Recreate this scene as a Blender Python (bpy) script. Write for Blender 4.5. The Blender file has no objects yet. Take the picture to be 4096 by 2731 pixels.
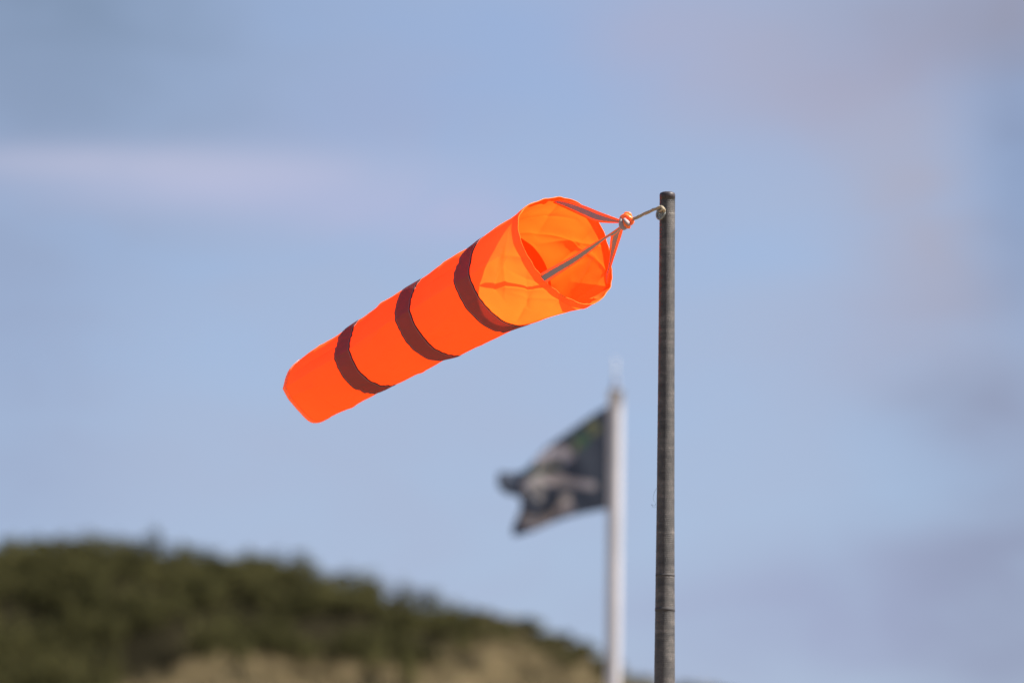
import bpy, math, random
import numpy as np
from mathutils import Vector, noise
random.seed(7); rng = np.random.default_rng(11)
R = math.radians
scene = bpy.context.scene
C = scene.collection

# ------------------------------------------------------------------ camera
PITCH = R(8.0); CAMZ = 1.6
WPX, HPX = 4096.0, 2731.0
MPP = 0.00067 / 14.0                     # metres per photo pixel at one metre
FOC = 36.0 / (WPX * MPP)
cd = bpy.data.cameras.new('camera'); cam = bpy.data.objects.new('camera', cd); C.objects.link(cam)
cam.location = (0, 0, CAMZ); cam.rotation_euler = (R(90) + PITCH, 0, 0)
cd.lens = FOC; cd.sensor_width = 36; cd.clip_start = 0.1; cd.clip_end = 9000
cd.dof.use_dof = True; cd.dof.focus_distance = 14.3; cd.dof.aperture_fstop = 2.7
scene.camera = cam
XA = Vector((1, 0, 0)); YA = Vector((0, -math.sin(PITCH), math.cos(PITCH))); FA = Vector((0, math.cos(PITCH), math.sin(PITCH)))
CP = Vector((0, 0, CAMZ))
def at(px, py, D):
    return CP + FA * D + XA * ((px - WPX/2) * MPP * D) + YA * ((HPX/2 - py) * MPP * D)

# ------------------------------------------------------------------ sky and sun
SUN_EL, SUN_AZ = R(48), R(6)             # azimuth measured from +X (right) towards the camera (-Y)
EXPOSURE = 1.3
scene.view_settings.view_transform = 'Standard'; scene.view_settings.look = 'None'
scene.view_settings.gamma = 1; scene.view_settings.exposure = EXPOSURE
sdir = Vector((math.cos(SUN_EL)*math.cos(SUN_AZ), -math.cos(SUN_EL)*math.sin(SUN_AZ), math.sin(SUN_EL)))
sl = bpy.data.lights.new('sun', 'SUN'); so = bpy.data.objects.new('sun', sl); C.objects.link(so)
sl.energy = 5.0; sl.angle = R(0.5); sl.color = (1.0, 0.95, 0.87)
so.rotation_euler = sdir.to_track_quat('Z', 'Y').to_euler(); so.location = (30, 0, 40)

w = bpy.data.worlds.new('World'); scene.world = w; w.use_nodes = True
nt = w.node_tree; nt.nodes.clear()
class G:
    """tiny node helper"""
    def __init__(s, t): s.t = t
    def n(s, typ, **kw):
        nd = s.t.nodes.new(typ)
        for k, v in kw.items():
            if k.startswith('_'): setattr(nd, k[1:], v)
        return nd
    def val(s, sock, v):
        if isinstance(v, bpy.types.NodeSocket): s.t.links.new(v, sock)
        elif v is not None:
            if hasattr(sock, 'default_value') and sock.type == 'RGBA' and len(v) == 3: v = (*v, 1)
            sock.default_value = v
    def math(s, op, a, b=None, c=None, clamp=False):
        nd = s.t.nodes.new('ShaderNodeMath'); nd.operation = op; nd.use_clamp = clamp
        s.val(nd.inputs[0], a)
        if b is not None: s.val(nd.inputs[1], b)
        if c is not None: s.val(nd.inputs[2], c)
        return nd.outputs[0]
    def mix(s, f, a, b, typ='MIX'):
        nd = s.t.nodes.new('ShaderNodeMix'); nd.data_type = 'RGBA'; nd.blend_type = typ
        s.val(nd.inputs[0], f); s.val(nd.inputs[6], a); s.val(nd.inputs[7], b)
        return nd.outputs[2]
    def noise(s, vec, scale, detail=4, rough=.55, dist=0.0):
        nd = s.t.nodes.new('ShaderNodeTexNoise'); s.val(nd.inputs['Vector'], vec)
        nd.inputs['Scale'].default_value = scale; nd.inputs['Detail'].default_value = detail
        nd.inputs['Roughness'].default_value = rough; nd.inputs['Distortion'].default_value = dist
        return nd.outputs['Fac']
    def ramp(s, f, stops):
        nd = s.t.nodes.new('ShaderNodeValToRGB'); s.val(nd.inputs[0], f)
        e = nd.color_ramp.elements
        while len(e) < len(stops): e.new(0.5)
        for i, (p, c) in enumerate(stops):
            e[i].position = p; e[i].color = (*c, 1) if len(c) == 3 else c
        return nd.outputs[0]
    def mapr(s, v, a, b, c, d, smooth=False):
        nd = s.t.nodes.new('ShaderNodeMapRange'); s.val(nd.inputs[0], v)
        if smooth: nd.interpolation_type = 'SMOOTHSTEP'
        for i, x in enumerate((a, b, c, d)): nd.inputs[i+1].default_value = x
        return nd.outputs[0]
g = G(nt)
sky = nt.nodes.new('ShaderNodeTexSky'); sky.sky_type = 'NISHITA'; sky.sun_disc = False
sky.sun_elevation = SUN_EL; sky.sun_rotation = R(90) + SUN_AZ
sky.air_density = 1.0; sky.dust_density = 0.6; sky.ozone_density = 2.0
tc = nt.nodes.new('ShaderNodeTexCoord')
sep = nt.nodes.new('ShaderNodeSeparateXYZ'); nt.links.new(tc.outputs['Generated'], sep.inputs[0])
az = g.math('ARCTAN2', sep.outputs[0], sep.outputs[1])        # bearing from +Y, radians
el = g.math('ARCSINE', sep.outputs[2])
def skypos(px, py):
    v = (at(px, py, 1.0) - CP).normalized()
    return math.atan2(v.x, v.y), math.asin(v.z)
def skyblob(px, py, rx, ry, rot=0):
    """soft cloud or painted vignette patch at a bearing of the sky, radii in the same units"""
    a0, e0 = skypos(px, py)
    k = MPP
    dx = g.math('SUBTRACT', az, a0); dy = g.math('SUBTRACT', el, e0)
    c, s_ = math.cos(rot), math.sin(rot)
    X = g.math('ADD', g.math('MULTIPLY', dx, c/(rx*k)), g.math('MULTIPLY', dy, s_/(rx*k)))
    Y = g.math('ADD', g.math('MULTIPLY', dx, -s_/(ry*k)), g.math('MULTIPLY', dy, c/(ry*k)))
    r2 = g.math('ADD', g.math('MULTIPLY', X, X), g.math('MULTIPLY', Y, Y))
    return g.math('POWER', 2.71828, g.math('MULTIPLY', r2, -1.0))
mp = nt.nodes.new('ShaderNodeMapping'); nt.links.new(tc.outputs['Generated'], mp.inputs[0]); mp.inputs['Scale'].default_value = (1, 1, 2.2)
n1 = g.noise(mp.outputs[0], 14, 3, .45); n2 = g.noise(mp.outputs[0], 30, 5, .55, .6)
base = g.mix(1.0, sky.outputs[0], (0.78, 0.83, 0.98), 'MULTIPLY')
soft = g.math('ADD', g.mapr(n1, .3, .7, 0, .55, True), g.mapr(n2, .3, .7, 0, .25, True))
SKYK = 0.075 * 2**(1-EXPOSURE)
CL = 1/0.075
def c3(r, gg, b): return (r*CL, gg*CL, b*CL)
col = g.mix(g.math('ADD', g.math('MULTIPLY', soft, .5), .30), base, c3(.206, .240, .322))
blobs = [  # px, py, rx, ry, rot, strength, colour; darker corner patches paint lens vignette into the sky
 (900, 250, 1500, 600, 0, .75, (.165, .215, .322)),
 (1500, 450, 500, 220, .2, .5, (.170, .205, .320)),
 (1600, 2000, 2200, 1300, 0, .6, (.204, .241, .330)),
 (0, 0, 950, 800, 0, .85, (.098, .140, .205)),
 (0, 1300, 500, 1800, 0, .45, (.145, .180, .270)),
 (900, 730, 900, 120, .02, .9, (.230, .252, .350)),
 (1700, 850, 700, 130, -.06, .7, (.225, .245, .355)),
 (300, 650, 800, 70, .0, .6, (.255, .265, .35)),
 (2700, 200, 450, 260, -.2, .75, (.205, .216, .305)),
 (3200, 350, 520, 260, -.5, .8, (.205, .216, .290)),
 (3600, 250, 450, 220, .3, .6, (.185, .190, .270)),
 (3700, 900, 280, 600, .35, .85, (.208, .213, .272)),
 (3500, 1350, 380, 260, .2, .5, (.200, .212, .285)),
 (4096, 600, 220, 700, 0, .7, (.115, .150, .235)),
 (3850, 1600, 300, 160, .1, .7, (.150, .175, .245)),
 (3500, 2300, 420, 200, .2, .5, (.165, .185, .270)),
 (3200, 2500, 800, 260, .0, .65, (.172, .192, .285)),
 (4096, 2300, 500, 900, 0, .7, (.132, .146, .215)),
 (4096, 0, 800, 320, 0, .75, (.158, .158, .205)),
]
for (px, py, rx, ry, rot, st, cc) in blobs:
    m = g.math('MULTIPLY', skyblob(px, py, rx, ry, rot), g.math('MULTIPLY', g.mapr(n2, .3, .7, .65, 1.2), st), clamp=True)
    col = g.mix(m, col, c3(*cc))
bg = nt.nodes.new('ShaderNodeBackground'); nt.links.new(col, bg.inputs[0]); bg.inputs[1].default_value = SKYK
ow = nt.nodes.new('ShaderNodeOutputWorld'); nt.links.new(bg.outputs[0], ow.inputs[0])

# ------------------------------------------------------------------ helpers
def link(o, parent=None):
    C.objects.link(o)
    if parent is not None: o.parent = parent
    return o
def mesh(name, verts, faces, mat, parent=None, smooth=True, cols=None, attr=None):
    me = bpy.data.meshes.new(name)
    verts = np.asarray(verts, dtype=np.float32)
    if isinstance(faces, np.ndarray):
        k = faces.shape[1]
        me.vertices.add(len(verts)); me.vertices.foreach_set('co', verts.ravel())
        me.loops.add(faces.size); me.loops.foreach_set('vertex_index', faces.ravel().astype(np.int32))
        me.polygons.add(len(faces))
        me.polygons.foreach_set('loop_start', np.arange(0, faces.size, k, dtype=np.int32))
        me.update(calc_edges=True)
    else:
        me.from_pydata([tuple(map(float, v)) for v in verts], [], faces); me.update()
    if smooth: me.polygons.foreach_set('use_smooth', [True]*len(me.polygons))
    if cols is not None:
        a = me.color_attributes.new('print', 'FLOAT_COLOR', 'POINT')
        a.data.foreach_set('color', np.asarray(cols, dtype=np.float32).ravel())
    if attr is not None:
        for k, v in attr.items():
            a = me.attributes.new(k, 'FLOAT', 'POINT'); a.data.foreach_set('value', np.asarray(v, dtype=np.float32))
    me.materials.append(mat); me.validate()
    return link(bpy.data.objects.new(name, me), parent)
def recentre(o, p):
    """put a top-level mesh's origin at p (its base)"""
    p = Vector(p)
    co = np.empty(len(o.data.vertices)*3, dtype=np.float32); o.data.vertices.foreach_get('co', co)
    co = co.reshape(-1, 3) - np.array(p, dtype=np.float32); o.data.vertices.foreach_set('co', co.ravel()); o.location = p
    return o
def tag(o, label=None, cat=None, group=None, kind=None):
    if label: o['label'] = label
    if cat: o['category'] = cat
    if group: o['group'] = group
    if kind: o['kind'] = kind
    return o
def empty(name, loc, label, cat, group=None):
    o = bpy.data.objects.new(name, None); link(o); o.location = loc; o.empty_display_size = .1
    return tag(o, label, cat, group)
def keep(o, parent):
    """parent without moving: child mesh given in world coordinates"""
    o.parent = parent; o.location = Vector(o.location) - parent.location
    return o
def grid_faces(nr, nc, wrap=True):
    i = np.arange(nr-1)[:, None]; m = nc if wrap else nc-1
    j = np.arange(m)[None, :]; j2 = (j+1) % nc
    f = np.stack([i*nc+j, i*nc+j2, (i+1)*nc+j2, (i+1)*nc+j], -1)
    return f.reshape(-1, 4)
def catmull(P, n):
    P = [np.asarray(p, float) for p in P]
    P = [2*P[0]-P[1]] + P + [2*P[-1]-P[-2]]
    out = []
    for i in range(1, len(P)-2):
        for k in range(n):
            t = k/n; a, b, c, d = P[i-1:i+3]
            out.append(.5*((2*b)+(-a+c)*t+(2*a-5*b+4*c-d)*t*t+(-a+3*b-3*c+d)*t**3))
    out.append(P[-2]); return np.array(out)
def tube(pts, rad, seg=14, n=6, lump=0.0, strand=0.0, flat=1.0):
    """swept tube; rad float or list per control point"""
    r = rad if isinstance(rad, (list, tuple)) else [rad]*len(pts)
    P = catmull([(*p, rr) for p, rr in zip(pts, r)], n)
    V = []; prev = None
    L = 0
    for i in range(len(P)):
        p = Vector(P[i][:3]); a = Vector(P[max(i-1, 0)][:3]); b = Vector(P[min(i+1, len(P)-1)][:3])
        t = (b-a).normalized()
        if prev is None:
            prev = t.orthogonal().normalized()
        nrm = (prev - t*prev.dot(t)).normalized(); prev = nrm; bi = t.cross(nrm)
        L += (p-a).length/2 if i else 0
        for k in range(seg):
            th = 2*math.pi*k/seg
            rr = P[i][3]*(1+strand*math.cos(3*th - L/P[i][3]*1.1) + lump*noise.noise(Vector((p.x*160, p.z*160, th))))
            V.append(p + nrm*math.cos(th)*rr + bi*math.sin(th)*rr*flat)
    F = [tuple(int(x) for x in f) for f in grid_faces(len(P), seg)]
    V += [Vector(P[0][:3]), Vector(P[-1][:3])]
    a, b = len(V)-2, len(V)-1; base = (len(P)-1)*seg
    for k in range(seg):
        F.append((a, (k+1) % seg, k)); F.append((b, base+k, base+(k+1) % seg))
    return V, F
def newmat(name):
    m = bpy.data.materials.new(name); m.use_nodes = True; m.node_tree.nodes.clear()
    gg = G(m.node_tree); o = m.node_tree.nodes.new('ShaderNodeOutputMaterial')
    return m, gg, o
def principled(name, colf, rough=.6, bump=None, spec=.3, metallic=0):
    m, gg, o = newmat(name)
    p = gg.n('ShaderNodeBsdfPrincipled'); tcn = gg.n('ShaderNodeTexCoord'); geo = gg.n('ShaderNodeNewGeometry')
    c = colf(gg, geo.outputs['Position']) if callable(colf) else colf
    gg.val(p.inputs['Base Color'], c); p.inputs['Roughness'].default_value = rough
    p.inputs['Specular IOR Level'].default_value = spec; p.inputs['Metallic'].default_value = metallic
    if bump:
        b = gg.n('ShaderNodeBump'); h, dist, st = bump(gg, geo.outputs['Position'])
        gg.val(b.inputs['Height'], h); b.inputs['Distance'].default_value = dist; b.inputs['Strength'].default_value = st
        m.node_tree.links.new(b.outputs[0], p.inputs['Normal'])
    m.node_tree.links.new(p.outputs[0], o.inputs[0]); return m
def cloth(name, dcol, tcol, tfac=.5, bumps=.25, stitch=False, sheen=.05):
    m, gg, o = newmat(name)
    geo = gg.n('ShaderNodeNewGeometry'); pos = geo.outputs['Position']
    v = gg.noise(pos, 9, 3, .5); k = gg.mapr(v, .3, .7, .96, 1.03)
    d = gg.n('ShaderNodeBsdfDiffuse'); t = gg.n('ShaderNodeBsdfTranslucent'); gl = gg.n('ShaderNodeBsdfGlossy')
    cb = gg.n('ShaderNodeCombineColor'); 
    for i in range(3): gg.val(cb.inputs[i], k)
    dc = gg.mix(1.0, dcol, cb.outputs[0], 'MULTIPLY')
    if stitch:
        at_ = gg.n('ShaderNodeAttribute'); at_.attribute_name = 'band'; e = at_.outputs['Fac']   # 0..1 across the band
        dist = gg.math('MINIMUM', e, gg.math('SUBTRACT', 1.0, e))
        line = gg.math('LESS_THAN', gg.math('ABSOLUTE', gg.math('SUBTRACT', dist, .075)), .018)
        dc = gg.mix(line, dc, (.20, .17, .18))
        edge = gg.math('LESS_THAN', dist, .05)
        dc = gg.mix(edge, dc, (.02, .014, .02))
        tc_ = gg.mix(gg.math('LESS_THAN', dist, .05), tcol, (.02, .01, .01))
        tc_ = gg.mix(line, tc_, (.2, .15, .15))
        gg.val(t.inputs[0], tc_)
    else: gg.val(t.inputs[0], tcol)
    gg.val(d.inputs[0], dc)
    gl.inputs['Roughness'].default_value = .35; gl.inputs[0].default_value = (1, 1, 1, 1)
    wv = gg.noise(pos, 1400, 1, .5); b2 = gg.noise(pos, 60, 3, .5)
    h = gg.math('ADD', gg.math('MULTIPLY', wv, .12), b2)
    b = gg.n('ShaderNodeBump'); gg.val(b.inputs['Height'], h); b.inputs['Distance'].default_value = .002; b.inputs['Strength'].default_value = bumps
    for x in (d, t, gl): m.node_tree.links.new(b.outputs[0], x.inputs['Normal'])
    mx = gg.n('ShaderNodeMixShader'); gg.val(mx.inputs[0], tfac)
    m.node_tree.links.new(d.outputs[0], mx.inputs[1]); m.node_tree.links.new(t.outputs[0], mx.inputs[2])
    m2 = gg.n('ShaderNodeMixShader'); gg.val(m2.inputs[0], sheen)
    m.node_tree.links.new(mx.outputs[0], m2.inputs[1]); m.node_tree.links.new(gl.outputs[0], m2.inputs[2])
    m.node_tree.links.new(m2.outputs[0], o.inputs[0]); return m

# ------------------------------------------------------------------ materials
# a fluorescent dye turns blue and green light into red: it gives back more red than falls on it
ORANGE = (1.28, .285, .042)
M_sock = cloth('fluorescent_orange_cloth', ORANGE, (1.28, .132, .010), .50, .12, sheen=.012)
M_web = cloth('orange_webbing', (1.25, .235, .03), (1.1, .15, .01), .3, .3)
M_pipe = cloth('orange_binding', (.95, .28, .05), (.95, .22, .03), .4, .3, sheen=0)
M_band = cloth('dark_reflective_tape', (.092, .064, .064), (.28, .105, .072), .45, .1, stitch=True, sheen=.02)
M_grey = principled('grey_reflective_tape', (.30, .22, .215), .55, spec=.3)
M_cord = principled('weathered_cord', lambda G_, p: G_.ramp(G_.noise(p, 350, 3, .6), [(.3, (.16, .125, .08)), (.7, (.44, .36, .25))]), .9,
                    bump=lambda G_, p: (G_.noise(p, 900, 2, .6), .001, .6))
def polecol(G_, p):
    mp_ = G_.n('ShaderNodeMapping'); G_.val(mp_.inputs[0], p); mp_.inputs['Scale'].default_value = (25, 25, 30)
    a = G_.noise(mp_.outputs[0], 1.0, 5, .65)
    mp2 = G_.n('ShaderNodeMapping'); G_.val(mp2.inputs[0], p); mp2.inputs['Scale'].default_value = (320, 320, 900)
    b = G_.noise(mp2.outputs[0], 1.0, 3, .65)
    mp3 = G_.n('ShaderNodeMapping'); G_.val(mp3.inputs[0], p); mp3.inputs['Scale'].default_value = (6, 6, 90)
    c = G_.noise(mp3.outputs[0], 1.0, 3, .5)
    f = G_.math('ADD', G_.math('MULTIPLY', a, .40), G_.math('ADD', G_.math('MULTIPLY', b, .38), G_.math('MULTIPLY', c, .22)))
    return G_.ramp(f, [(.30, (.007, .006, .006)), (.45, (.024, .020, .019)), (.57, (.075, .063, .056)), (.70, (.34, .29, .25))])
def polebump(G_, p):
    wv = G_.n('ShaderNodeTexWave'); wv.bands_direction = 'Z'; G_.val(wv.inputs['Vector'], p); wv.inputs['Scale'].default_value = 62
    wv.inputs['Distortion'].default_value = 1.5; wv.inputs['Detail'].default_value = 2
    n_ = G_.noise(p, 700, 3, .6)
    return G_.math('ADD', G_.math('MULTIPLY', wv.outputs['Fac'], .22), n_), .0014, .9
M_pole = principled('weathered_woven_sleeve', polecol, .55, polebump, .5)
M_joint = principled('dark_joint', (.045, .04, .04), .7)
M_cap = principled('dark_plastic_cap', lambda G_, p: G_.ramp(G_.noise(p, 120, 3), [(.35, (.022, .017, .02)), (.7, (.06, .045, .045))]), .5)
M_eye = principled('dull_zinc', lambda G_, p: G_.ramp(G_.noise(p, 260, 3), [(.35, (.12, .125, .12)), (.7, (.28, .28, .26))]), .5, metallic=.4)
M_fpole = principled('white_painted_pole', lambda G_, p: G_.ramp(G_.noise(p, 3, 4), [(.3, (.37, .355, .37)), (.7, (.43, .41, .425))]), .45)
M_truck = principled('grey_finial', (.17, .185, .24), .6)
m, gg, o = newmat('printed_flag_cloth')
a_ = gg.n('ShaderNodeAttribute'); a_.attribute_name = 'print'
d_ = gg.n('ShaderNodeBsdfDiffuse'); t_ = gg.n('ShaderNodeBsdfTranslucent'); mx_ = gg.n('ShaderNodeMixShader'); mx_.inputs[0].default_value = .2
for x in (d_, t_): m.node_tree.links.new(a_.outputs['Color'], x.inputs[0])
m.node_tree.links.new(d_.outputs[0], mx_.inputs[1]); m.node_tree.links.new(t_.outputs[0], mx_.inputs[2]); m.node_tree.links.new(mx_.outputs[0], o.inputs[0])
M_flag = m
def leafmat(name, stops, tr=.3):
    m, gg, o = newmat(name)
    a = gg.n('ShaderNodeAttribute'); a.attribute_name = 'tone'
    geo = gg.n('ShaderNodeNewGeometry'); nz = gg.noise(geo.outputs['Position'], 1.3, 3, .6)
    f = gg.math('ADD', gg.math('MULTIPLY', a.outputs['Fac'], .55), gg.math('MULTIPLY', gg.mapr(nz, .3, .7, 0, 1), .45))
    c = gg.ramp(f, stops)
    d = gg.n('ShaderNodeBsdfDiffuse'); t = gg.n('ShaderNodeBsdfTranslucent'); mx = gg.n('ShaderNodeMixShader'); mx.inputs[0].default_value = tr
    for x in (d, t): m.node_tree.links.new(c, x.inputs[0])
    m.node_tree.links.new(d.outputs[0], mx.inputs[1]); m.node_tree.links.new(t.outputs[0], mx.inputs[2]); m.node_tree.links.new(mx.outputs[0], o.inputs[0])
    return m
M_leaf = leafmat('scrub_leaves', [(.1, (.026, .027, .011)), (.4, (.058, .055, .024)), (.65, (.105, .098, .040)), (1, (.16, .145, .06))])
M_grass = leafmat('dry_grass', [(.1, (.17, .13, .07)), (.5, (.31, .245, .14)), (.9, (.44, .35, .20))])
M_wood = principled('woody_stem', (.07, .05, .035), .9)
M_soil = principled('shade_dark_soil', lambda G_, p: G_.ramp(G_.noise(p, .9, 6, .6), [(.3, (.009, .008, .005)), (.55, (.014, .012, .007)), (.8, (.026, .022, .013))]), .95,  # littered soil, colour darkened further to paint in shade between shrubs
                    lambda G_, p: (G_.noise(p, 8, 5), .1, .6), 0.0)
M_ground = principled('beach_sand', lambda G_, p: G_.ramp(G_.noise(p, .25, 8, .6), [(.3, (.18, .145, .10)), (.55, (.24, .195, .135)), (.8, (.30, .25, .18))]), .95,
                      lambda G_, p: (G_.noise(p, 5, 6), .1, .6))

# ------------------------------------------------------------------ ground and dune
DH = 110.0
def hill_d(y):       # camera depth of a point standing at ground distance y (close enough)
    return y / math.cos(PITCH)
RIDGE = [(-900, 2250), (0, 2158), (64, 2204), (166, 2185), (242, 2160), (357, 2142), (434, 2172), (497, 2155), (612, 2150), (702, 2182), (816, 2185), (957, 2217), (1084, 2255),
         (1180, 2274), (1263, 2317), (1339, 2297), (1403, 2320), (1492, 2322), (1564, 2360), (1691, 2363), (1755, 2405), (1883, 2459), (2010, 2485), (2106, 2504),
         (2201, 2555), (2329, 2606), (2393, 2644), (2520, 2701), (2635, 2735), (3000, 2860), (4000, 3100), (6000, 3300)]
rx_ = np.array([at(p, q, DH).x for p, q in RIDGE]); rz_ = np.array([at(p, q-np.interp(p, [0, 1000, 2000, 2640, 4000], [58, 60, 62, 60, 58]), DH).z for p, q in RIDGE])
YR = at(1500, 2300, DH).y
def ridge_z(x):
    z = np.interp(x, rx_, rz_)
    z = np.where(x < rx_[0], rz_[0] - (rx_[0]-x)*.06, z)
    z = np.where(x > rx_[-1], rz_[-1] - (x-rx_[-1])*.12, z)
    return np.maximum(z, 0.5)
def veg_h(x):
    px = x/(MPP*DH) + WPX/2
    return np.interp(px, [0, 1500, 1900, 2200, 2640], [.50, .46, .34, .26, .10])
xs_k = np.linspace(-70, 60, 261)
zs_k = ridge_z(xs_k) - veg_h(xs_k)
kern = np.exp(-np.linspace(-2, 2, 9)**2); kern /= kern.sum()
zs_k = np.convolve(np.pad(zs_k, 4, 'edge'), kern, 'valid')
def terr(x, y):
    """height of the dune at x, y (numpy arrays)"""
    H = np.interp(x, xs_k, zs_k)
    front = .52*(YR - y)
    back = .35*(y - YR)
    s = np.where(y < YR, front, back)
    s = np.sqrt(s*s + .15) - .387
    z = H - s
    z = z + .12*np.sin(x*1.3+y*.7)*np.exp(-((y-YR)/20)**2) + .08*np.sin(x*2.9-y*1.7)
    z = z - .12
    return np.where(z > .3, z, .3*np.exp((z-.3)*1.2)) - .02
X_, Y_ = np.meshgrid(np.linspace(-70, 60, 330), np.linspace(YR-32, YR+45, 200))
Z_ = terr(X_, Y_)
hv = np.stack([X_.ravel(), Y_.ravel(), Z_.ravel()], 1)
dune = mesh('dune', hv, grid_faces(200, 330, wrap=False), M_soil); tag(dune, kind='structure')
gv = []; gn = 60
for iy in range(gn):
    for ix in range(gn):
        a = (ix/(gn-1)-.5)*2; b = (iy/(gn-1)-.5)*2
        x = math.copysign(abs(a)**2.5, a)*4000; y = math.copysign(abs(b)**2.5, b)*4000
        gv.append((x, y, -.05 + .04*noise.noise(Vector((x*.05, y*.05, 0)))))
gnd = mesh('ground', np.array(gv), grid_faces(gn, gn, wrap=False), M_ground); tag(gnd, kind='structure')

def tris(cent, nrm, size, asp=1.0):
    """one small leaf quad (as two tris) per centre"""
    n = len(cent)
    t = np.cross(nrm, rng.normal(size=(n, 3))); t /= np.linalg.norm(t, axis=1)[:, None]+1e-9
    b = np.cross(nrm, t)
    s = size[:, None]
    V = np.stack([cent - t*s, cent - b*s*asp*.5, cent + t*s, cent + b*s*asp*.5], 1).reshape(-1, 3)
    F = np.arange(4*n).reshape(-1, 4)
    return V, F
def shrub_leaves(x, y, z, rad, h, n):
    """leaf clusters over several lobes in a lumpy dome"""
    k = max(5, int(n/40))
    u = rng.normal(size=(k, 3)); u[:, 2] = np.abs(u[:, 2]); u /= np.linalg.norm(u, axis=1)[:, None]
    lobes = u * np.array([rad, rad, h]) * rng.uniform(.40, .95, (k, 1))
    li = rng.integers(0, k, n)
    d = rng.normal(size=(n, 3)); d /= np.linalg.norm(d, axis=1)[:, None]
    lr = rng.uniform(.28, .48, k)[li][:, None]*np.array([[rad, rad, h*.8]])
    P = lobes[li] + d*lr*rng.uniform(.6, 1.05, (n, 1))
    P[:, 2] = np.maximum(P[:, 2], .01)
    # twigs sticking out at the top
    P += np.array([x, y, z])
    nn = d + .5*rng.normal(size=(n, 3)); nn /= np.linalg.norm(nn, axis=1)[:, None]
    tone = np.clip(rng.normal(.45, .22, n) + rng.normal(0, .18), 0, 1)
    return P, nn, tone
def topx(x, y, z):   # photo pixel of a world point
    v = np.stack([x, y, z-CAMZ], -1)
    D = v @ np.array(FA); return v[..., 0]/(MPP*D)+WPX/2, HPX/2 - (v @ np.array(YA))/(MPP*D)
GC = [(-3000, 2900), (0, 2860), (450, 2800), (560, 2740), (700, 2690), (860, 2640), (1000, 2610), (1120, 2640), (1300, 2645), (1500, 2660), (1700, 2690), (1790, 2600), (1850, 2560), (1960, 2545), (2150, 2590), (2300, 2655), (2420, 2715), (2640, 2790), (9000, 4000)]
gcx = [a for a, b in GC]; gcy = [b for a, b in GC]
def is_grass(px, py):
    j = 28*np.sin(px*.021) + 22*np.sin(px*.047+1)
    return py > np.interp(px, gcx, gcy) + j*.6
# scatter of shrubs over the dune
PV, NV, TV, SV = [], [], [], []
cnt = 0
named = [(1339, 2305, .46, .50), (2106, 2515, .50, .42), (1691, 2372, .50, .50), (357, 2165, .42, .5), (497, 2168, .42, .48), (242, 2172, .42, .5), (612, 2158, .45, .5), (1492, 2330, .4, .46), (2329, 2625, .34, .28)]
nx_ = np.array([at(a, b, DH).x for a, b, _, _ in named])
ys = np.arange(YR-17, YR+3.5, .44)
for y in ys:
    for x in np.arange(-19, 9.5, .44):
        xx = x + rng.uniform(-.24, .24); yy = y + rng.uniform(-.24, .24)
        z = float(terr(np.array(xx), np.array(yy)))
        px, py = topx(np.array(xx), np.array(yy), np.array(z+.2))
        if py > 3000 or px > 2640: 
            if rng.random() < .6: continue
        if is_grass(px, py): continue
        if yy > YR-.55 and yy < YR + 1.0 and np.min(np.abs(nx_-xx)) < .42: continue
        gap = noise.noise(Vector((xx*.8, yy*.8, 3.3))) < -.34 and yy < YR-1.2
        hh = .22 if gap else float(veg_h(xx))*(1.0 + .35*noise.noise(Vector((xx*1.3, yy*1.3, 7.7)))) * rng.uniform(.9, 1.1) + .05
        front = min(1.0, max(0.0, (YR-2.2-yy)/2.0)) * min(1.0, max(0.0, (-1.5-xx)/4.0))
        if front > 0:      # taller, more open bushes lower down on the left
            hl = noise.noise(Vector((xx*.75+5, yy*.75, 1.3)))
            if hl < -.12: continue
            hh *= 1 + front*(.5 + hl*1.2)
        rr = rng.uniform(.30, .52) * (1 if px < 1800 else .8)
        P, Nn, T = shrub_leaves(xx, yy, z-.05, rr, hh, 380)
        PV.append(P); NV.append(Nn); TV.append(T); cnt += 1
P = np.concatenate(PV); Nn = np.concatenate(NV); T = np.concatenate(TV)
V, F = tris(P, Nn, rng.uniform(.025, .055, len(P)))
scrub = mesh('scrub', V, F, M_leaf, smooth=False, attr={'tone': np.repeat(T, 4)})
tag(scrub, 'dense dark olive coastal scrub covering the rounded dune behind the flagpole', 'scrub', kind='stuff')
bl = ['low shrub making the small peak halfway down the skyline of the dune', 'rounded dark shrub on the skyline just left of the white flagpole',
      'shrub bulging from the skyline below the flag and windsock tail', 'pointed shrub on the highest stretch of the dune, left of its middle hump',
      'shrub on the dune top immediately right of the pointed shrub', 'narrow shrub on the dune top towards the left edge, left of the pointed shrub',
      'broad shrub at the right end of the dune top where the skyline starts to fall', 'shrub on the skyline between the small peak and the bulging shrub',
      'smallest skyline shrub low on the dune, nearest the foot of the flagpole']
for i, (px, py, rr, hh) in enumerate(named):
    py -= 40
    x = at(px, py, DH).x; y = YR
    z = float(terr(np.array(x), np.array(y)))
    top = at(px, py, DH).z
    h = max(.25, top - z + .03)
    e = empty('shrub', (x, y, z), bl[i], 'shrub', 'shrubs standing out along the skyline of the dune')
    P, Nn, T = shrub_leaves(0, 0, 0, rr, h, 700)
    V, F = tris(P, Nn, rng.uniform(.022, .05, len(P)))
    mesh('foliage', V, F, M_leaf, e, smooth=False, attr={'tone': np.repeat(T, 4)})
    SVv, SF = [], []
    for k in range(5):
        a = random.uniform(0, 6.28); q = random.uniform(.3, .6)*rr
        v_, f_ = tube([(0, 0, -.1), (q*.4*math.cos(a), q*.4*math.sin(a), h*.3), (q*math.cos(a), q*math.sin(a), h*.75)], [.018, .012, .006], 6, 3)
        off = len(SVv); SVv += v_; SF += [tuple(j+off for j in f) for f in f_]
    mesh('stem', np.array([tuple(v) for v in SVv]), SF, M_wood, e)
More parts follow.
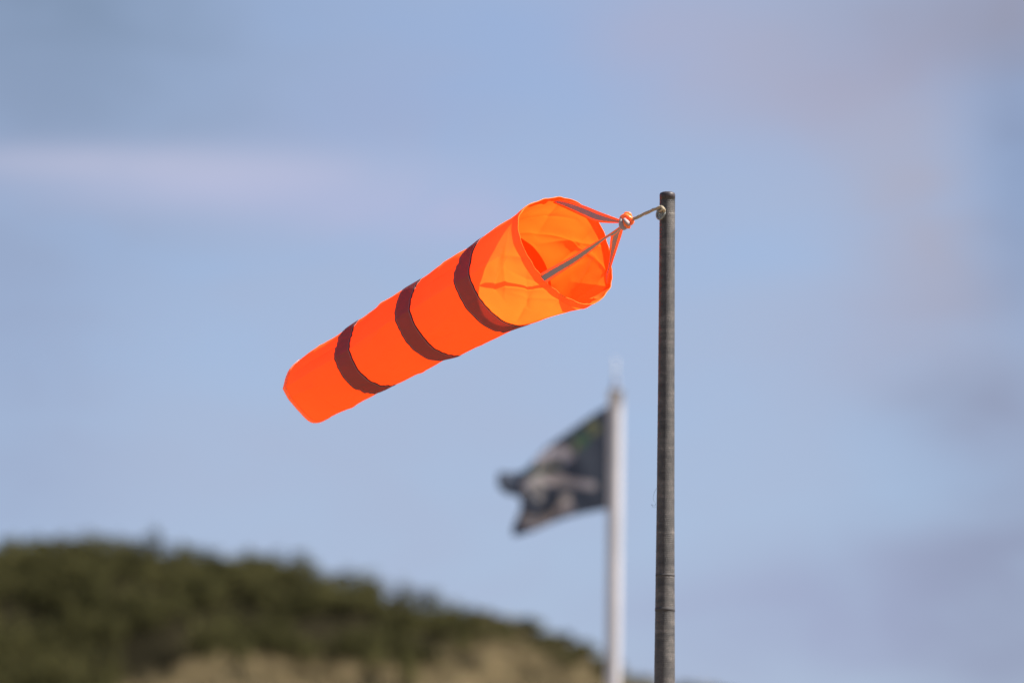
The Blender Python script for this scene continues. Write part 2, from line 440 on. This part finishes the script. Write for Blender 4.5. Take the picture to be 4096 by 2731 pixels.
# dry grass
gx = rng.uniform(-19, 9.5, 60000); gy = rng.uniform(YR-17, YR+2, 60000)
gz = terr(gx, gy); px, py = topx(gx, gy, gz)
clump = np.sin(gx*3.1+gy*1.3)*np.sin(gy*2.7-gx*1.9) + rng.normal(0, .35, len(gx))
k = (is_grass(px, py) & (clump > -.55)) | ((px > 1900) & (rng.random(len(px)) < .10))
gx, gy, gz = gx[k], gy[k], gz[k]; n = len(gx); print('grass', n, 'shrubs', cnt)
rep = 7
bx = np.repeat(gx, rep) + rng.normal(0, .05, n*rep); by = np.repeat(gy, rep) + rng.normal(0, .05, n*rep); bz = np.repeat(gz, rep)-.03
L = rng.uniform(.14, .34, n*rep); lean = rng.normal(0, .10, (n*rep, 2)) + np.array([[-.09, 0]])
wd = rng.uniform(.004, .009, n*rep); an = rng.uniform(0, 6.28, n*rep)
b0 = np.stack([bx - wd*np.cos(an), by - wd*np.sin(an), bz], 1); b1 = np.stack([bx + wd*np.cos(an), by + wd*np.sin(an), bz], 1)
b2 = np.stack([bx + lean[:, 0], by + lean[:, 1], bz + L], 1)
V = np.stack([b0, b1, b2], 1).reshape(-1, 3); F = np.arange(3*n*rep).reshape(-1, 3)
T = np.clip(rng.normal(.5, .25, n*rep), 0, 1)
gr = mesh('dry_grass', V, F, M_grass, smooth=False, attr={'tone': np.repeat(T, 3)})
tag(gr, 'tan dry grass on the lower slope of the dune along the bottom of the picture', 'grass', kind='stuff')

# ------------------------------------------------------------------ windsock pole
DP = 14.0
ptop = at(2669.5, 775, DP); pbot_px = at(2657.5, 2731, DP - .19)
ax_ = (ptop - pbot_px); sc_ = ptop.z/ax_.z
foot = ptop - ax_*sc_; foot.z = -.1
H_ = ptop.z
pole_e = empty('windsock_pole', (foot.x, foot.y, 0), 'weathered dark grey pole with a cap, nearest upright, holding the orange windsock', 'pole')
def rad_z(z):   # radius in m measured at four heights
    zz = [pbot_px.z, at(2661, 2000, DP).z, at(2666, 1300, DP).z, ptop.z]
    return float(np.interp(z, [0]+zz, [.034, 41*MPP*DP, 35.2*MPP*DP, 32*MPP*DP, 30.8*MPP*DP]))
V = []; nseg = 40; zl = list(np.linspace(-.1, 1.5, 12)) + list(np.linspace(1.52, H_-.012, 260))
for z in zl:
    c = foot + (ptop-foot)*((z+.1)/(H_+.1))
    for k in range(nseg):
        th = 2*math.pi*k/nseg
        r = rad_z(z)*(1 + .008*noise.noise(Vector((math.cos(th)*1.5, math.sin(th)*1.5, z*9))) + .006*noise.noise(Vector((0, 0, z*40))))
        V.append((c.x+r*math.cos(th)-foot.x, c.y+r*math.sin(th)-foot.y, z))
nr = len(zl); F = [tuple(int(x) for x in f) for f in grid_faces(nr, nseg)]
F.append(tuple(range(nr*nseg-1, (nr-1)*nseg-1, -1)))
mesh('pole', np.array(V), F, M_pole, pole_e)
def lathe(profile, centre, seg=40):
    V = []; 
    for (r, z) in profile:
        for k in range(seg):
            th = 2*math.pi*k/seg; V.append((centre[0]+r*math.cos(th), centre[1]+r*math.sin(th), centre[2]+z))
    F = [tuple(int(x) for x in f) for f in grid_faces(len(profile), seg)]
    return V, F
ct = ptop - Vector((foot.x, foot.y, 0)); r0 = 30.5*MPP*DP
V, F = lathe([(r0-.003, -.015), (r0+.0004, -.013), (r0+.0006, -.003), (r0-.001, .0015), (r0-.006, .004), (r0-.012, .005), (.0001, .0055)], ct)
mesh('cap', np.array(V), F, M_cap, pole_e)
for (yy, hh, prot) in ((2446, .006, .0006), (2308, .0035, .0004)):
    q = at(2660, yy, DP-.1); z = q.z; c = foot + (ptop-foot)*((z+.1)/(H_+.1)); r = rad_z(z)
    V, F = lathe([(r-.002, -hh), (r+prot, -hh*.8), (r+prot, hh*.8), (r-.002, hh)], (c.x-foot.x, c.y-foot.y, z))
    mesh('joint_ring', np.array(V), F, M_joint, pole_e)
# screw eye: two nested rings seen nearly side on
def torus_pts(c, a1, a2, ra, rb, n=26, a0=0, a_end=2*math.pi):
    return [c + a1*ra*math.cos(t) + a2*rb*math.sin(t) for t in np.linspace(a0, a_end, n)]
ey = at(2643, 853, DP-.036)
side = (XA*.75 - FA*.66).normalized(); eyv = []; eyf = []
tilt = (YA*.97 + XA*.2).normalized()
for (ra, rb, rt) in ((.0125, .0155, .0033), (.0060, .0085, .0032)):
    v_, f_ = tube(torus_pts(ey, side, tilt, ra, rb), rt, 12, 3)
    off = len(eyv); eyv += v_; eyf += [tuple(j+off for j in f) for f in f_]
pf = foot + (ptop-foot)*((ey.z+.1)/(H_+.1))
v_, f_ = tube([ey + XA*.004 + FA*.004, ey + XA*.012 + FA*.010, Vector((pf.x, pf.y-.01, ey.z))], .0034, 12, 4)
off = len(eyv); eyv += v_; eyf += [tuple(j+off for j in f) for f in f_]
org = Vector((foot.x, foot.y, 0))
mesh('screw_eye', np.array([tuple(v-org) for v in eyv]), eyf, M_eye, pole_e)

# ------------------------------------------------------------------ windsock
ANG = R(29.5); PHI = R(41)
ex, ey_ = math.cos(ANG), -math.sin(ANG)          # axis direction on the picture, towards the mouth
ux, uy = -math.sin(ANG), -math.cos(ANG)
E3 = XA*ex - YA*ey_; U3 = XA*ux - YA*uy
D3 = E3*math.cos(PHI) - FA*math.sin(PHI)
V3 = -E3*math.sin(PHI) - FA*math.cos(PHI)
DM = 14.24
MC = (2275, 1002)
rim = [(2091, 843), (2074, 872), (2071, 903), (2082, 968), (2107, 1025), (2135, 1070), (2164, 1106), (2214, 1157), (2275, 1197), (2329, 1217), (2371, 1215), (2413, 1186), (2443, 1136),
       (2449, 1102), (2445, 1052), (2436, 991), (2420, 933), (2401, 891), (2359, 838), (2302, 801), (2264, 791), (2221, 790), (2150, 810)]
th_r, rr_r = [], []
for (x, y) in rim:
    dx, dy = x-MC[0], y-MC[1]
    a = dx*ux + dy*uy; b = -(dx*ex + dy*ey_)/math.sin(PHI)
    th_r.append(math.atan2(b, a)); rr_r.append(math.hypot(a, b))
o_ = np.argsort(th_r); th_r = np.array(th_r)[o_]; rr_r = np.array(rr_r)[o_]
def rim_r(th):
    th = (th+math.pi) % (2*math.pi) - math.pi
    return np.interp(th, np.concatenate([[th_r[-1]-2*math.pi], th_r, [th_r[0]+2*math.pi]]), np.concatenate([[rr_r[-1]], rr_r, [rr_r[0]]]))
NT, NS = 360, 420
TH = np.linspace(0, 2*math.pi, NT, endpoint=False)
RP = rim_r(TH); kk = np.exp(-np.linspace(-2, 2, 9)**2); kk /= kk.sum()
RP = np.convolve(np.concatenate([RP[-4:], RP, RP[:4]]), kk, 'valid')
# stations: centre px, radius px
ST = [(2275, 1002, 232), (2200, 1037, 224), (2102, 1081, 211), (2029, 1119, 199.5), (1961, 1155, 189), (1868, 1207, 182.5), (1773, 1260, 173), (1707, 1291, 166.5), (1610, 1349, 161),
      (1512, 1409, 150), (1446, 1445, 143), (1340, 1507, 139), (1243, 1560, 130)]
ST = np.array(ST, float)
sq = (ST[:, 0]-MC[0])*ex + (ST[:, 1]-MC[1])*ey_     # signed px along axis, 0 at the mouth, negative toward the tail
sq = -sq
def stn(s):
    cx = np.interp(s, sq, ST[:, 0]); cy = np.interp(s, sq, ST[:, 1]); r = np.interp(s, sq, ST[:, 2]); return cx, cy, r
SQ = np.linspace(0, sq[-1], NS)
cen = np.stack(stn(SQ), 1)
kk2 = np.exp(-np.linspace(-2, 2, 13)**2); kk2 /= kk2.sum()
for c_ in range(3):
    e_ = np.pad(cen[:, c_], 6, 'reflect', reflect_type='odd'); cen[:, c_] = np.convolve(e_, kk2, 'valid')
bandS = [(sq[3], sq[4]), (sq[6], sq[7]), (sq[9], sq[10])]
print('bands', bandS, 'len', sq[-1])
def angd(a, b): return (a-b+math.pi) % (2*math.pi) - math.pi
def section(s, TH):
    """radius in px for every angle at distance s from the mouth (numpy over TH)"""
    r0 = float(np.interp(s, SQ, cen[:, 2]))
    wgt = max(0.0, 1 - s/(sq[3]*.95)); wgt = wgt*wgt*(3-2*wgt)
    rim_rel = RP/232.0 - 1 if len(TH) == NT else np.interp(TH, np.linspace(0, 2*math.pi, NT, endpoint=False), RP, period=2*math.pi)/232.0 - 1
    inner = 1-wgt
    t = s/sq[-1]
    prof = np.zeros_like(TH)
    # packing creases: one on the near side (about 65 degrees), others round the back
    for (a, amp, wd) in ((R(64), .055, R(13)), (R(-30), .03, R(15)), (R(205), .03, R(14)), (R(-112), .035, R(16))):
        d = np.abs(angd(TH, a)); prof += amp*np.exp(-d/wd)
    prof += -.035*np.exp(-((angd(TH, R(32)))/R(22))**2)
    prof -= .008
    rel = prof*inner + rim_rel*wgt
    r = r0*(1+rel)
    return r
folds = [  # angle deg at the start, twist deg per px, amplitude px, width deg, s range
 (152, .03, 9, 5, 20, 220), (120, -.16, -12, 6, 8, 190), (100, .20, 10, 5, 30, 250), (60, .16, 9, 5, 20, 200), (142, -.25, -10, 6, 0, 170), (170, -.12, 9, 5, 0, 150),
 (78, -.14, -9, 5, 0, 120), (52, .30, 8, 4, 60, 200), (44, .42, -8, 5, 40, 190), (88, .34, 7, 4, 30, 150), (132, .10, 7, 4, 0, 90), (110, -.30, 8, 4, 0, 110),
 (-60, .12, 15, 6, 10, 260), (-82, -.10, -14, 7, 10, 300), (-104, .14, 14, 5, 20, 260), (-128, -.2, -13, 6, 0, 240), (-150, .12, 13, 5, 0, 200), (-140, .4, 9, 4, 0, 150),
 (-170, .06, 12, 5, 0, 220), (-35, -.12, -10, 7, 20, 240), (-5, .02, -5, 7, 20, 200), (-118, .35, 10, 4, 60, 330), (188, .14, -11, 5, 0, 180), (-95, -.3, 9, 4, 30, 180), (-70, .35, -9, 5, 60, 250),
 (95, .05, 4.8, 7, 400, 560), (120, -.08, -6.4, 7, 430, 600), (60, .10, 4.8, 6, 640, 800), (130, .05, -6.4, 8, 820, 1000), (90, -.05, 4.8, 8, 1020, 1200), (160, .03, 6.4, 7, 300, 640), (165, -.03, -6.4, 7, 650, 1000),
 (-14, .0, -16.0, 5, 0, 70), (10, .05, 9.0, 5, 0, 60), (-26, .1, 12.0, 5, 0, 80), (30, .03, -8.0, 8, 300, 520), (20, -.02, 6.4, 8, 560, 760), (35, .02, -8.0, 9, 800, 1150)]
V = np.zeros((NS, NT, 3)); 
def ring_points(s, TH, off=0.0):
    cx = float(np.interp(s, SQ, cen[:, 0])); cy = float(np.interp(s, SQ, cen[:, 1]))
    D = DM + s*math.tan(PHI)*MPP*DM
    c = at(cx, cy, D); mpp = MPP*D
    r = section(s, TH).copy()
    for (a, tw, amp, wd, s0, s1) in folds:
        if s < s0-1 or s > s1: continue
        t = (s-s0)/(s1-s0); t = min(max(t, 0), 1)
        env = math.sin(math.pi*min(1, t*1.0+.0))**.7 if s0 > 0 else (1-t)**.8*min(1, (s+6)/26)
        d = np.abs(angd(TH, R(a + tw*(s-s0)))); r += amp*env*np.exp(-d/R(wd))
    # low frequency flutter and puckering at the band seams
    fl = np.array([noise.noise(Vector((math.cos(t)*1.3, math.sin(t)*1.3, s*.010))) for t in TH])
    fl2 = np.array([noise.noise(Vector((math.cos(t)*4, math.sin(t)*4, s*.022+9))) for t in TH])
    r += 5.0*fl*min(1, s/60) + 1.9*fl2
    for (a, b) in bandS:
        for e in (a, b):
            pk = math.exp(-abs(s-e)/12); r += -2.2*pk + 1.1*pk*np.sin(TH*23 + e + 4*np.sin(TH*3+e))
    for i in range(3):   # soft hoop crease halfway along every panel
        m_ = (bandS[i][1] + (bandS[i+1][0] if i < 2 else sq[-1]))/2
        r += 3.0*math.exp(-abs(s-m_)/9)*(.6+.4*np.sin(TH*2+i))
    te = max(0.0, 1-(sq[-1]-s)/70); r += te*(5*np.exp(-(angd(TH, R(165))/R(30))**2) - 5*np.exp(-(angd(TH, R(0))/R(30))**2) - 6*np.exp(-(angd(TH, R(108))/R(25))**2))
    r = r*mpp + off
    ct_, st_ = np.cos(TH), np.sin(TH)
    axoff = 0.0
    pts = np.array(c)[None] + (r*ct_)[:, None]*np.array(U3)[None] + (r*st_)[:, None]*np.array(V3)[None]
    # tail lip: the near side of the tail hem blows a bit further out; rim wobble
    lip = te**1.5*(8*np.exp(-(angd(TH, R(85))/R(40))**2) + 10*np.exp(-np.abs(angd(TH, R(64)))/R(12)) + 15*np.exp(-(angd(TH, R(150))/R(30))**2) - 12*np.exp(-(angd(TH, R(0))/R(25))**2))*mpp
    wob = max(0.0, 1-s/14)*(1.5*np.sin(TH*17)+1.2*np.sin(TH*29+1))*mpp
    # the far side of the tube is drawn forward by the straps
    fs = min(1.0, s/200)*46*np.maximum(0, -np.sin(TH))**1.2*mpp*max(0.0, 1-max(0, s-300)/500)
    pts += fs[:, None]*np.array(D3)[None]
    pts -= (lip+wob)[:, None]*np.array(D3)[None]
    return pts
sock_e = empty('windsock', at(2275, 1002, DM), 'bright orange windsock with three dark bands streaming left from the dark pole', 'windsock')
SO = np.array(sock_e.location)
for i, s in enumerate(SQ): V[i] = ring_points(s, TH)
mesh('sock', V.reshape(-1, 3)-SO, grid_faces(NS, NT), M_sock, sock_e)
def strip(name, s0, s1, n, off, mat, edge_in=True):
    ss = np.linspace(s0, s1, n)
    P = [ring_points(s, TH, off) for s in ss]
    bv = [np.full(NT, (s-s0)/(s1-s0)) for s in ss]
    if edge_in:    # tuck the edges onto the cloth so the strip has thickness
        P = [ring_points(s0, TH, off*.2)] + P + [ring_points(s1, TH, off*.2)]
        bv = [bv[0]] + bv + [bv[-1]]
    P = np.concatenate(P)
    return mesh(name, P-SO, grid_faces(len(P)//NT, NT), mat, sock_e, attr={'band': np.concatenate(bv)})
for (a, b) in bandS: strip('reflective_band', a, b, 26, .0012, M_band)
strip('mouth_hem', -.5, 30, 12, .0012, M_sock)
strip('tail_hem', sq[-1]-12, sq[-1]+.5, 5, .0012, M_web)
# piping round the rim
pp = ring_points(0, np.linspace(0, 2*math.pi, 121))
vv = []; nn_ = len(pp)-1; sg = 8
for i in range(nn_):
    p = Vector(pp[i]); t = (Vector(pp[(i+1) % nn_]) - Vector(pp[i-1])).normalized()
    a = D3.cross(t).normalized(); b = t.cross(a)
    rr = .0013*(1 + .6*noise.noise(Vector((i*.45, 3, 0))))
    wobb = Vector(D3)*.0012*noise.noise(Vector((i*.3, 0, 5))) - a*.0012*noise.noise(Vector((i*.37, 8, 5)))
    for k in range(sg):
        th = 2*math.pi*k/sg; vv.append(p + wobb + a*rr*math.cos(th) + b*rr*math.sin(th)*1.5 - Vector(SO))
ff = []
for i in range(nn_):
    for k in range(sg): ff.append((i*sg+k, i*sg+(k+1) % sg, ((i+1) % nn_)*sg+(k+1) % sg, ((i+1) % nn_)*sg+k))
mesh('piping', np.array([tuple(v) for v in vv]), ff, M_pipe, sock_e)

# straps -----------------------------------------------------------------
def depth_rim(px, py):      # depth of the mouth plane at a picture point
    al = (px-MC[0])*ex + (py-MC[1])*ey_      # px along the projected axis direction
    return DM + al*MPP*DM/math.tan(PHI)       # a point of the ring plane: moving b away/near
DK = 14.10
def ribbon(name, A, B, fa, mat, thick=.0011, lo=0.0, hi=1.0, parent=None, n=7, taper=None):
    """A, B: picture points of the two edges with depth; builds a thin solid strap between fractions lo..hi"""
    PA = catmull([tuple(at(*p)) for p in A], n); PB = catmull([tuple(at(*p)) for p in B], n)
    m_ = len(PA); nc = 9; V = []; 
    N = []
    for i in range(m_):
        a, b = Vector(PA[i]), Vector(PB[i])
        t = Vector(PA[min(i+1, m_-1)]) + Vector(PB[min(i+1, m_-1)]) - Vector(PA[max(i-1, 0)]) - Vector(PB[max(i-1, 0)])
        nm = (b-a).cross(t).normalized(); N.append(nm)
    for sd in (1, -1):
        for i in range(m_):
            a, b = Vector(PA[i]), Vector(PB[i])
            for k in range(nc):
                f = lo + (hi-lo)*k/(nc-1)
                V.append(a.lerp(b, f) + N[i]*sd*thick/2 - Vector(SO) if parent else a.lerp(b, f))
    F = []; o2 = m_*nc
    for i in range(m_-1):
        for k in range(nc-1):
            q = (i*nc+k, i*nc+k+1, (i+1)*nc+k+1, (i+1)*nc+k); F.append(q); F.append(tuple(o2+j for j in reversed(q)))
        F.append((i*nc, (i+1)*nc, o2+(i+1)*nc, o2+i*nc)); e = nc-1
        F.append((i*nc+e, o2+i*nc+e, o2+(i+1)*nc+e, (i+1)*nc+e))
    for k in range(nc-1):
        F.append((k, o2+k, o2+k+1, k+1)); e = (m_-1)*nc
        F.append((e+k, e+k+1, o2+e+k+1, o2+e+k))
    return mesh(name, np.array([tuple(v) for v in V]), F, mat, parent, smooth=True)
def strap(A, B, lo, hi):
    s_ = ribbon('strap', A, B, 0, M_web, .0011, 0, 1, sock_e)
    r_ = ribbon('reflective_stripe', A, B, 0, M_grey, .0021, lo, hi, sock_e)
    r_.parent = s_
d0 = depth_rim(2224, 800); d1 = depth_rim(2170, 1115); d2 = depth_rim(2430, 1130)
print('rim depths', d0, d1, d2)
def lerp(a, b, t): return a+(b-a)*t
def edges(L, D0, D1):
    """L: (ax, ay, bx, by, tilt px); the depth runs D0 -> D1, tilt splits the two edges in depth"""
    A, B = [], []; n = len(L)
    for i, (ax, ay, bx, by, tl) in enumerate(L):
        d = lerp(D0, D1, i/(n-1)); k = tl*MPP*14/2
        A.append((ax, ay, d-k)); B.append((bx, by, d+k))
    return A, B
A, B = edges([(2236, 800, 2211, 810, 34), (2283, 806, 2262, 834, 26), (2340, 824, 2318, 860, 14), (2397, 847, 2378, 886, 10), (2447, 866, 2430, 892, 26), (2484, 880, 2478, 892, 36)], d0, DK)
strap(A, B, .30, .76)
A, B = edges([(2154, 1098, 2185, 1133, 0), (2200, 1072, 2222, 1106, 5), (2283, 1027, 2302, 1054, 22), (2352, 985, 2366, 1004, 36), (2424, 944, 2430, 950, 42), (2450, 927, 2458, 941, 40), (2484, 903, 2486, 912, 42)], d1, DK)
strap(A, B, .26, .74)
A, B = edges([(2426, 1134, 2430, 1137, -40), (2424, 1102, 2433, 1108, -38), (2435, 1045, 2448, 1056, -36), (2438, 999, 2470, 991, -26), (2443, 950, 2486, 941, 0), (2455, 930, 2492, 918, 8), (2484, 903, 2496, 903, 20)], d2, DK)
strap(A, B, .22, .68)
# knot -------------------------------------------------------------------
kc = at(2503, 890, DK - .004)
def kp(px, py, dz=0): return at(px, py, DK-.004-dz)
def addt(lst, col):
    V, F = [], []
    for (pts, r, kw) in lst:
        v_, f_ = tube(pts, r, **kw); off = len(V); V += v_; F += [tuple(j+off for j in f) for f in f_]
    return mesh(col[0], np.array([tuple(v-Vector(SO)) for v in V]), F, col[1], sock_e)
kt = addt([([kp(2484, 892, .004), kp(2488, 872, .010), kp(2503, 862, .012), kp(2520, 874, .014), kp(2528, 888, .010), kp(2520, 897, .004)], [.005, .0062, .0062, .006, .0058, .004], dict(seg=14, n=6, lump=.25)),
      ([kp(2497, 868, .0), kp(2503, 856, .004), kp(2513, 856, .008), kp(2518, 866, .006), kp(2512, 874, .004)], [.0045, .0055, .006, .0055, .004], dict(seg=12, n=6, lump=.35)),
      ([kp(2494, 880, .012), kp(2500, 895, .016), kp(2510, 906, .012), kp(2516, 908, .004)], [.005, .0065, .006, .005], dict(seg=12, n=6, lump=.2)),
      ([kp(2520, 870, .006), kp(2530, 878, .012), kp(2526, 893, .012), kp(2514, 898, .006)], [.0045, .005, .005, .004], dict(seg=12, n=6, lump=.25)),
      ([kp(2488, 880, -.004), kp(2500, 886, -.002), kp(2516, 884, -.004)], [.008, .010, .007], dict(seg=12, n=6, lump=.1))], ('knot', M_web))
g1 = addt([([kp(2486, 870, .012), kp(2485, 888, .0155), kp(2488, 904, .015), kp(2497, 909, .012), kp(2508, 903, .008)], [.004, .0074, .0092, .0082, .004], dict(seg=12, n=6, flat=.75)),
      ([kp(2496, 874, .019), kp(2503, 882, .0215), kp(2512, 892, .021), kp(2518, 897, .016)], [.004, .0066, .0076, .005], dict(seg=12, n=6, flat=.6))], ('reflective_stripe', M_grey))
g1.parent = kt

# cord -------------------------------------------------------------------
cz = DP - .036
cpts = [at(2516, 882, DK-.012), at(2530, 877, DK-.015), at(2546, 871, 14.07), at(2564, 862, 14.05), at(2584, 853, 14.03), at(2606, 843, 14.0), at(2628, 834, 13.975), at(2640, 829, 13.962)]
V1, F1 = tube(cpts, [.0034, .0041, .0042, .0039, .0042, .0040, .0044, .0042], 14, 8, lump=.35, strand=.07)
V2, F2 = tube([at(2636, 832, 13.967), at(2643, 828, 13.957), at(2652, 833, 13.950), at(2657, 841, 13.951), at(2656, 850, 13.960), at(2649, 852, 13.966)], [.0034, .0040, .0038, .0034, .0032, .003], 14, 8, lump=.3, strand=.07)
V3_, F3 = tube([at(2645, 826, 13.958), at(2650, 833, 13.945), at(2645, 842, 13.950), at(2638, 846, 13.963)], [.0032, .0034, .003, .0025], 12, 8, lump=.3, strand=.07)
allV, allF = [], []
for v_, f_ in ((V1, F1), (V2, F2), (V3_, F3)):
    off = len(allV); allV += v_; allF += [tuple(j+off for j in f) for f in f_]
cord = mesh('cord', np.array([tuple(v) for v in allV]), allF, M_cord)
recentre(cord, at(2655, 850, 13.96)); tag(cord, 'short beige weathered cord tied between windsock knot and dark pole', 'cord')
# stray thread caught on the pole
M_thr = principled('teal_thread', (.16, .22, .26), .8)
tp = [(2662, 1928), (2642, 1936), (2627, 1952), (2618, 1968), (2613, 1990), (2616, 2004), (2624, 2012), (2618, 2021), (2611, 2020), (2605, 2016), (2611, 2026), (2618, 2029), (2626, 2025)]
dd = [13.955, 13.955, 13.97] + [13.98]*10
v_, f_ = tube([at(x, y, d) for (x, y), d in zip(tp, dd)], .0004, 6, 5)
thr = mesh('thread', np.array([tuple(v) for v in v_]), f_, M_thr)
recentre(thr, at(2640, 1936, 13.96)); tag(thr, 'fine dark thread snagged on the left side of the windsock pole', 'thread')

# ------------------------------------------------------------------ flagpole and flag
DF = 40.0
fp_t = at(2463, 1562, DF); fp_b = at(2451, 2731, DF-.3)
axf = fp_t - fp_b; ff0 = fp_t - axf*(fp_t.z/axf.z); ff0.z = 0
fpe = empty('flagpole', (ff0.x, ff0.y, 0), 'white flagpole, out of focus, behind the windsock pole', 'flagpole')
r = 29.5*MPP*DF
V, F = [], []
zz = np.linspace(-.1, fp_t.z, 40); sgm = 32
for z in zz:
    c = ff0 + (fp_t-ff0)*(z/fp_t.z)
    for k in range(sgm):
        th = 2*math.pi*k/sgm; V.append((c.x-ff0.x+r*math.cos(th), c.y-ff0.y+r*math.sin(th), z))
F = [tuple(int(x) for x in f) for f in grid_faces(len(zz), sgm)]
F.append(tuple(range(len(zz)*sgm-1, (len(zz)-1)*sgm-1, -1)))
mesh('pole', np.array(V), F, M_fpole, fpe)
cf = fp_t - Vector((ff0.x, ff0.y, 0))
k_ = MPP*DF
V, F = lathe([(18*k_, -.002), (18*k_, 8*k_), (12*k_, 12*k_), (9*k_, 30*k_), (11*k_, 42*k_), (6*k_, 52*k_), (.0005, 54*k_)], cf, 24)
mesh('truck', np.array(V), F, M_truck, fpe)
V, F = lathe([(4.2*k_, 50*k_), (4.2*k_, 128*k_), (.0005, 131*k_)], (cf.x, cf.y, cf.z), 12)
mesh('finial_rod', np.array(V), F, principled('aluminium_rod', (.42, .41, .40), .4), fpe)

topE = [(2450, 1612), (2400, 1640), (2359, 1665), (2257, 1737), (2186, 1788), (2119, 1859), (2085, 1886), (2050, 1888), (1994, 1886)]
botE = [(2446, 2034), (2390, 2042), (2334, 2053), (2257, 2073), (2190, 2098), (2140, 2120), (2100, 2134), (2054, 2146)]
lefE = [(1994, 1886), (1990, 1936), (2022, 1974), (2068, 1984), (2084, 2016), (2072, 2060), (2050, 2110), (2054, 2146)]
def resamp(P, n):
    P = catmull(P, 10); d = np.concatenate([[0], np.cumsum(np.linalg.norm(np.diff(P, axis=0), axis=1))]); t = np.linspace(0, d[-1], n)
    return np.stack([np.interp(t, d, P[:, 0]), np.interp(t, d, P[:, 1])], 1)
ns, nt_ = 120, 90
Tp, Bp, Lp = resamp(topE, ns), resamp(botE, ns), resamp(lefE, nt_)
Rp = np.stack([np.linspace(Tp[0][0], Bp[0][0], nt_), np.linspace(Tp[0][1], Bp[0][1], nt_)], 1)
def seg_d(x, y, x0, y0, x1, y1):
    dx, dy = x1-x0, y1-y0; t = max(0, min(1, ((x-x0)*dx+(y-y0)*dy)/(dx*dx+dy*dy))); return math.hypot(x-x0-t*dx, y-y0-t*dy)
PR = [  # printed shapes: polyline in picture px on the flag, half width, colour
 ([(2352, 1700), (2372, 1690), (2392, 1715), (2368, 1732)], 12, (.19, .20, .11)),
 ([(2300, 1765), (2330, 1740), (2352, 1752), (2318, 1785)], 12, (.07, .13, .09)),
 ([(2296, 1800), (2310, 1770)], 8, (.18, .17, .10)),
 ([(2165, 1840), (2200, 1812), (2245, 1800), (2262, 1812)], 20, (.62, .56, .58)),
 ([(2150, 1872), (2240, 1838)], 11, (.36, .31, .30)),
 ([(2255, 1848), (2285, 1826)], 11, (.40, .37, .42)),
 ([(2150, 1880), (2220, 1862), (2240, 1858)], 7, (.06, .13, .06)),
 ([(2110, 1898), (2160, 1888)], 6, (.05, .09, .05)),
 ([(2100, 1945), (2150, 1912), (2225, 1902), (2250, 1910)], 16, (.42, .39, .42)),
 ([(2190, 1925), (2270, 1925), (2330, 1935), (2368, 1942)], 16, (.44, .40, .42)),
 ([(2110, 1950), (2120, 1965)], 13, (.44, .40, .37)),
 ([(2150, 1930), (2165, 1975), (2160, 1995)], 16, (.38, .35, .33)),
 ([(2225, 2030), (2250, 2020), (2276, 2005), (2272, 1985), (2250, 1990)], 11, (.42, .37, .36)),
 ([(2225, 2045), (2270, 2045), (2290, 2030)], 7, (.38, .33, .36)),
 ([(2085, 2065), (2130, 2072), (2180, 2065), (2220, 2058)], 11, (.34, .29, .26)),
 ([(2110, 2098), (2150, 2100), (2210, 2072)], 10, (.42, .37, .38)),
 ([(2084, 2085), (2096, 2075)], 8, (.36, .28, .22)),
 ([(2068, 2120), (2085, 2122)], 13, (.045, .030, .045)), ([(2082, 2000), (2098, 2020), (2110, 2040)], 9, (.040, .030, .045)),
]
V = []; cols = []
for i in range(ns):
    s = i/(ns-1)
    for j in range(nt_):
        t = j/(nt_-1)
        P = (1-t)*Tp[i] + t*Bp[i] + (1-s)*Rp[j] + s*Lp[j] - ((1-s)*(1-t)*Tp[0] + (1-s)*t*Bp[0] + s*(1-t)*Tp[-1] + s*t*Bp[-1])
        x, y = P
        dz = .10*s*math.sin(s*9 - t*2.2) + .05*s*math.sin(s*17 + t*6) + .35*s*(1-.4*t)
        V.append(tuple(at(x, y, DF + dz)))
        c = np.array((.058, .068, .092))
        for (pl, hw, cc) in PR:
            d = min(seg_d(x, y, *pl[q], *pl[q+1]) for q in range(len(pl)-1))
            f = max(0, min(1, (hw-d)/4+.5)); c = c*(1-f) + np.array(cc)*.82*f
        cols.append((*c, 1))
flag = mesh('flag', np.array(V), [tuple(int(x) for x in f) for f in grid_faces(ns, nt_, wrap=False)], M_flag, cols=cols)
recentre(flag, at(2450, 2034, DF)); tag(flag, 'small dark flag with pale and green print flying left from the white flagpole', 'flag')
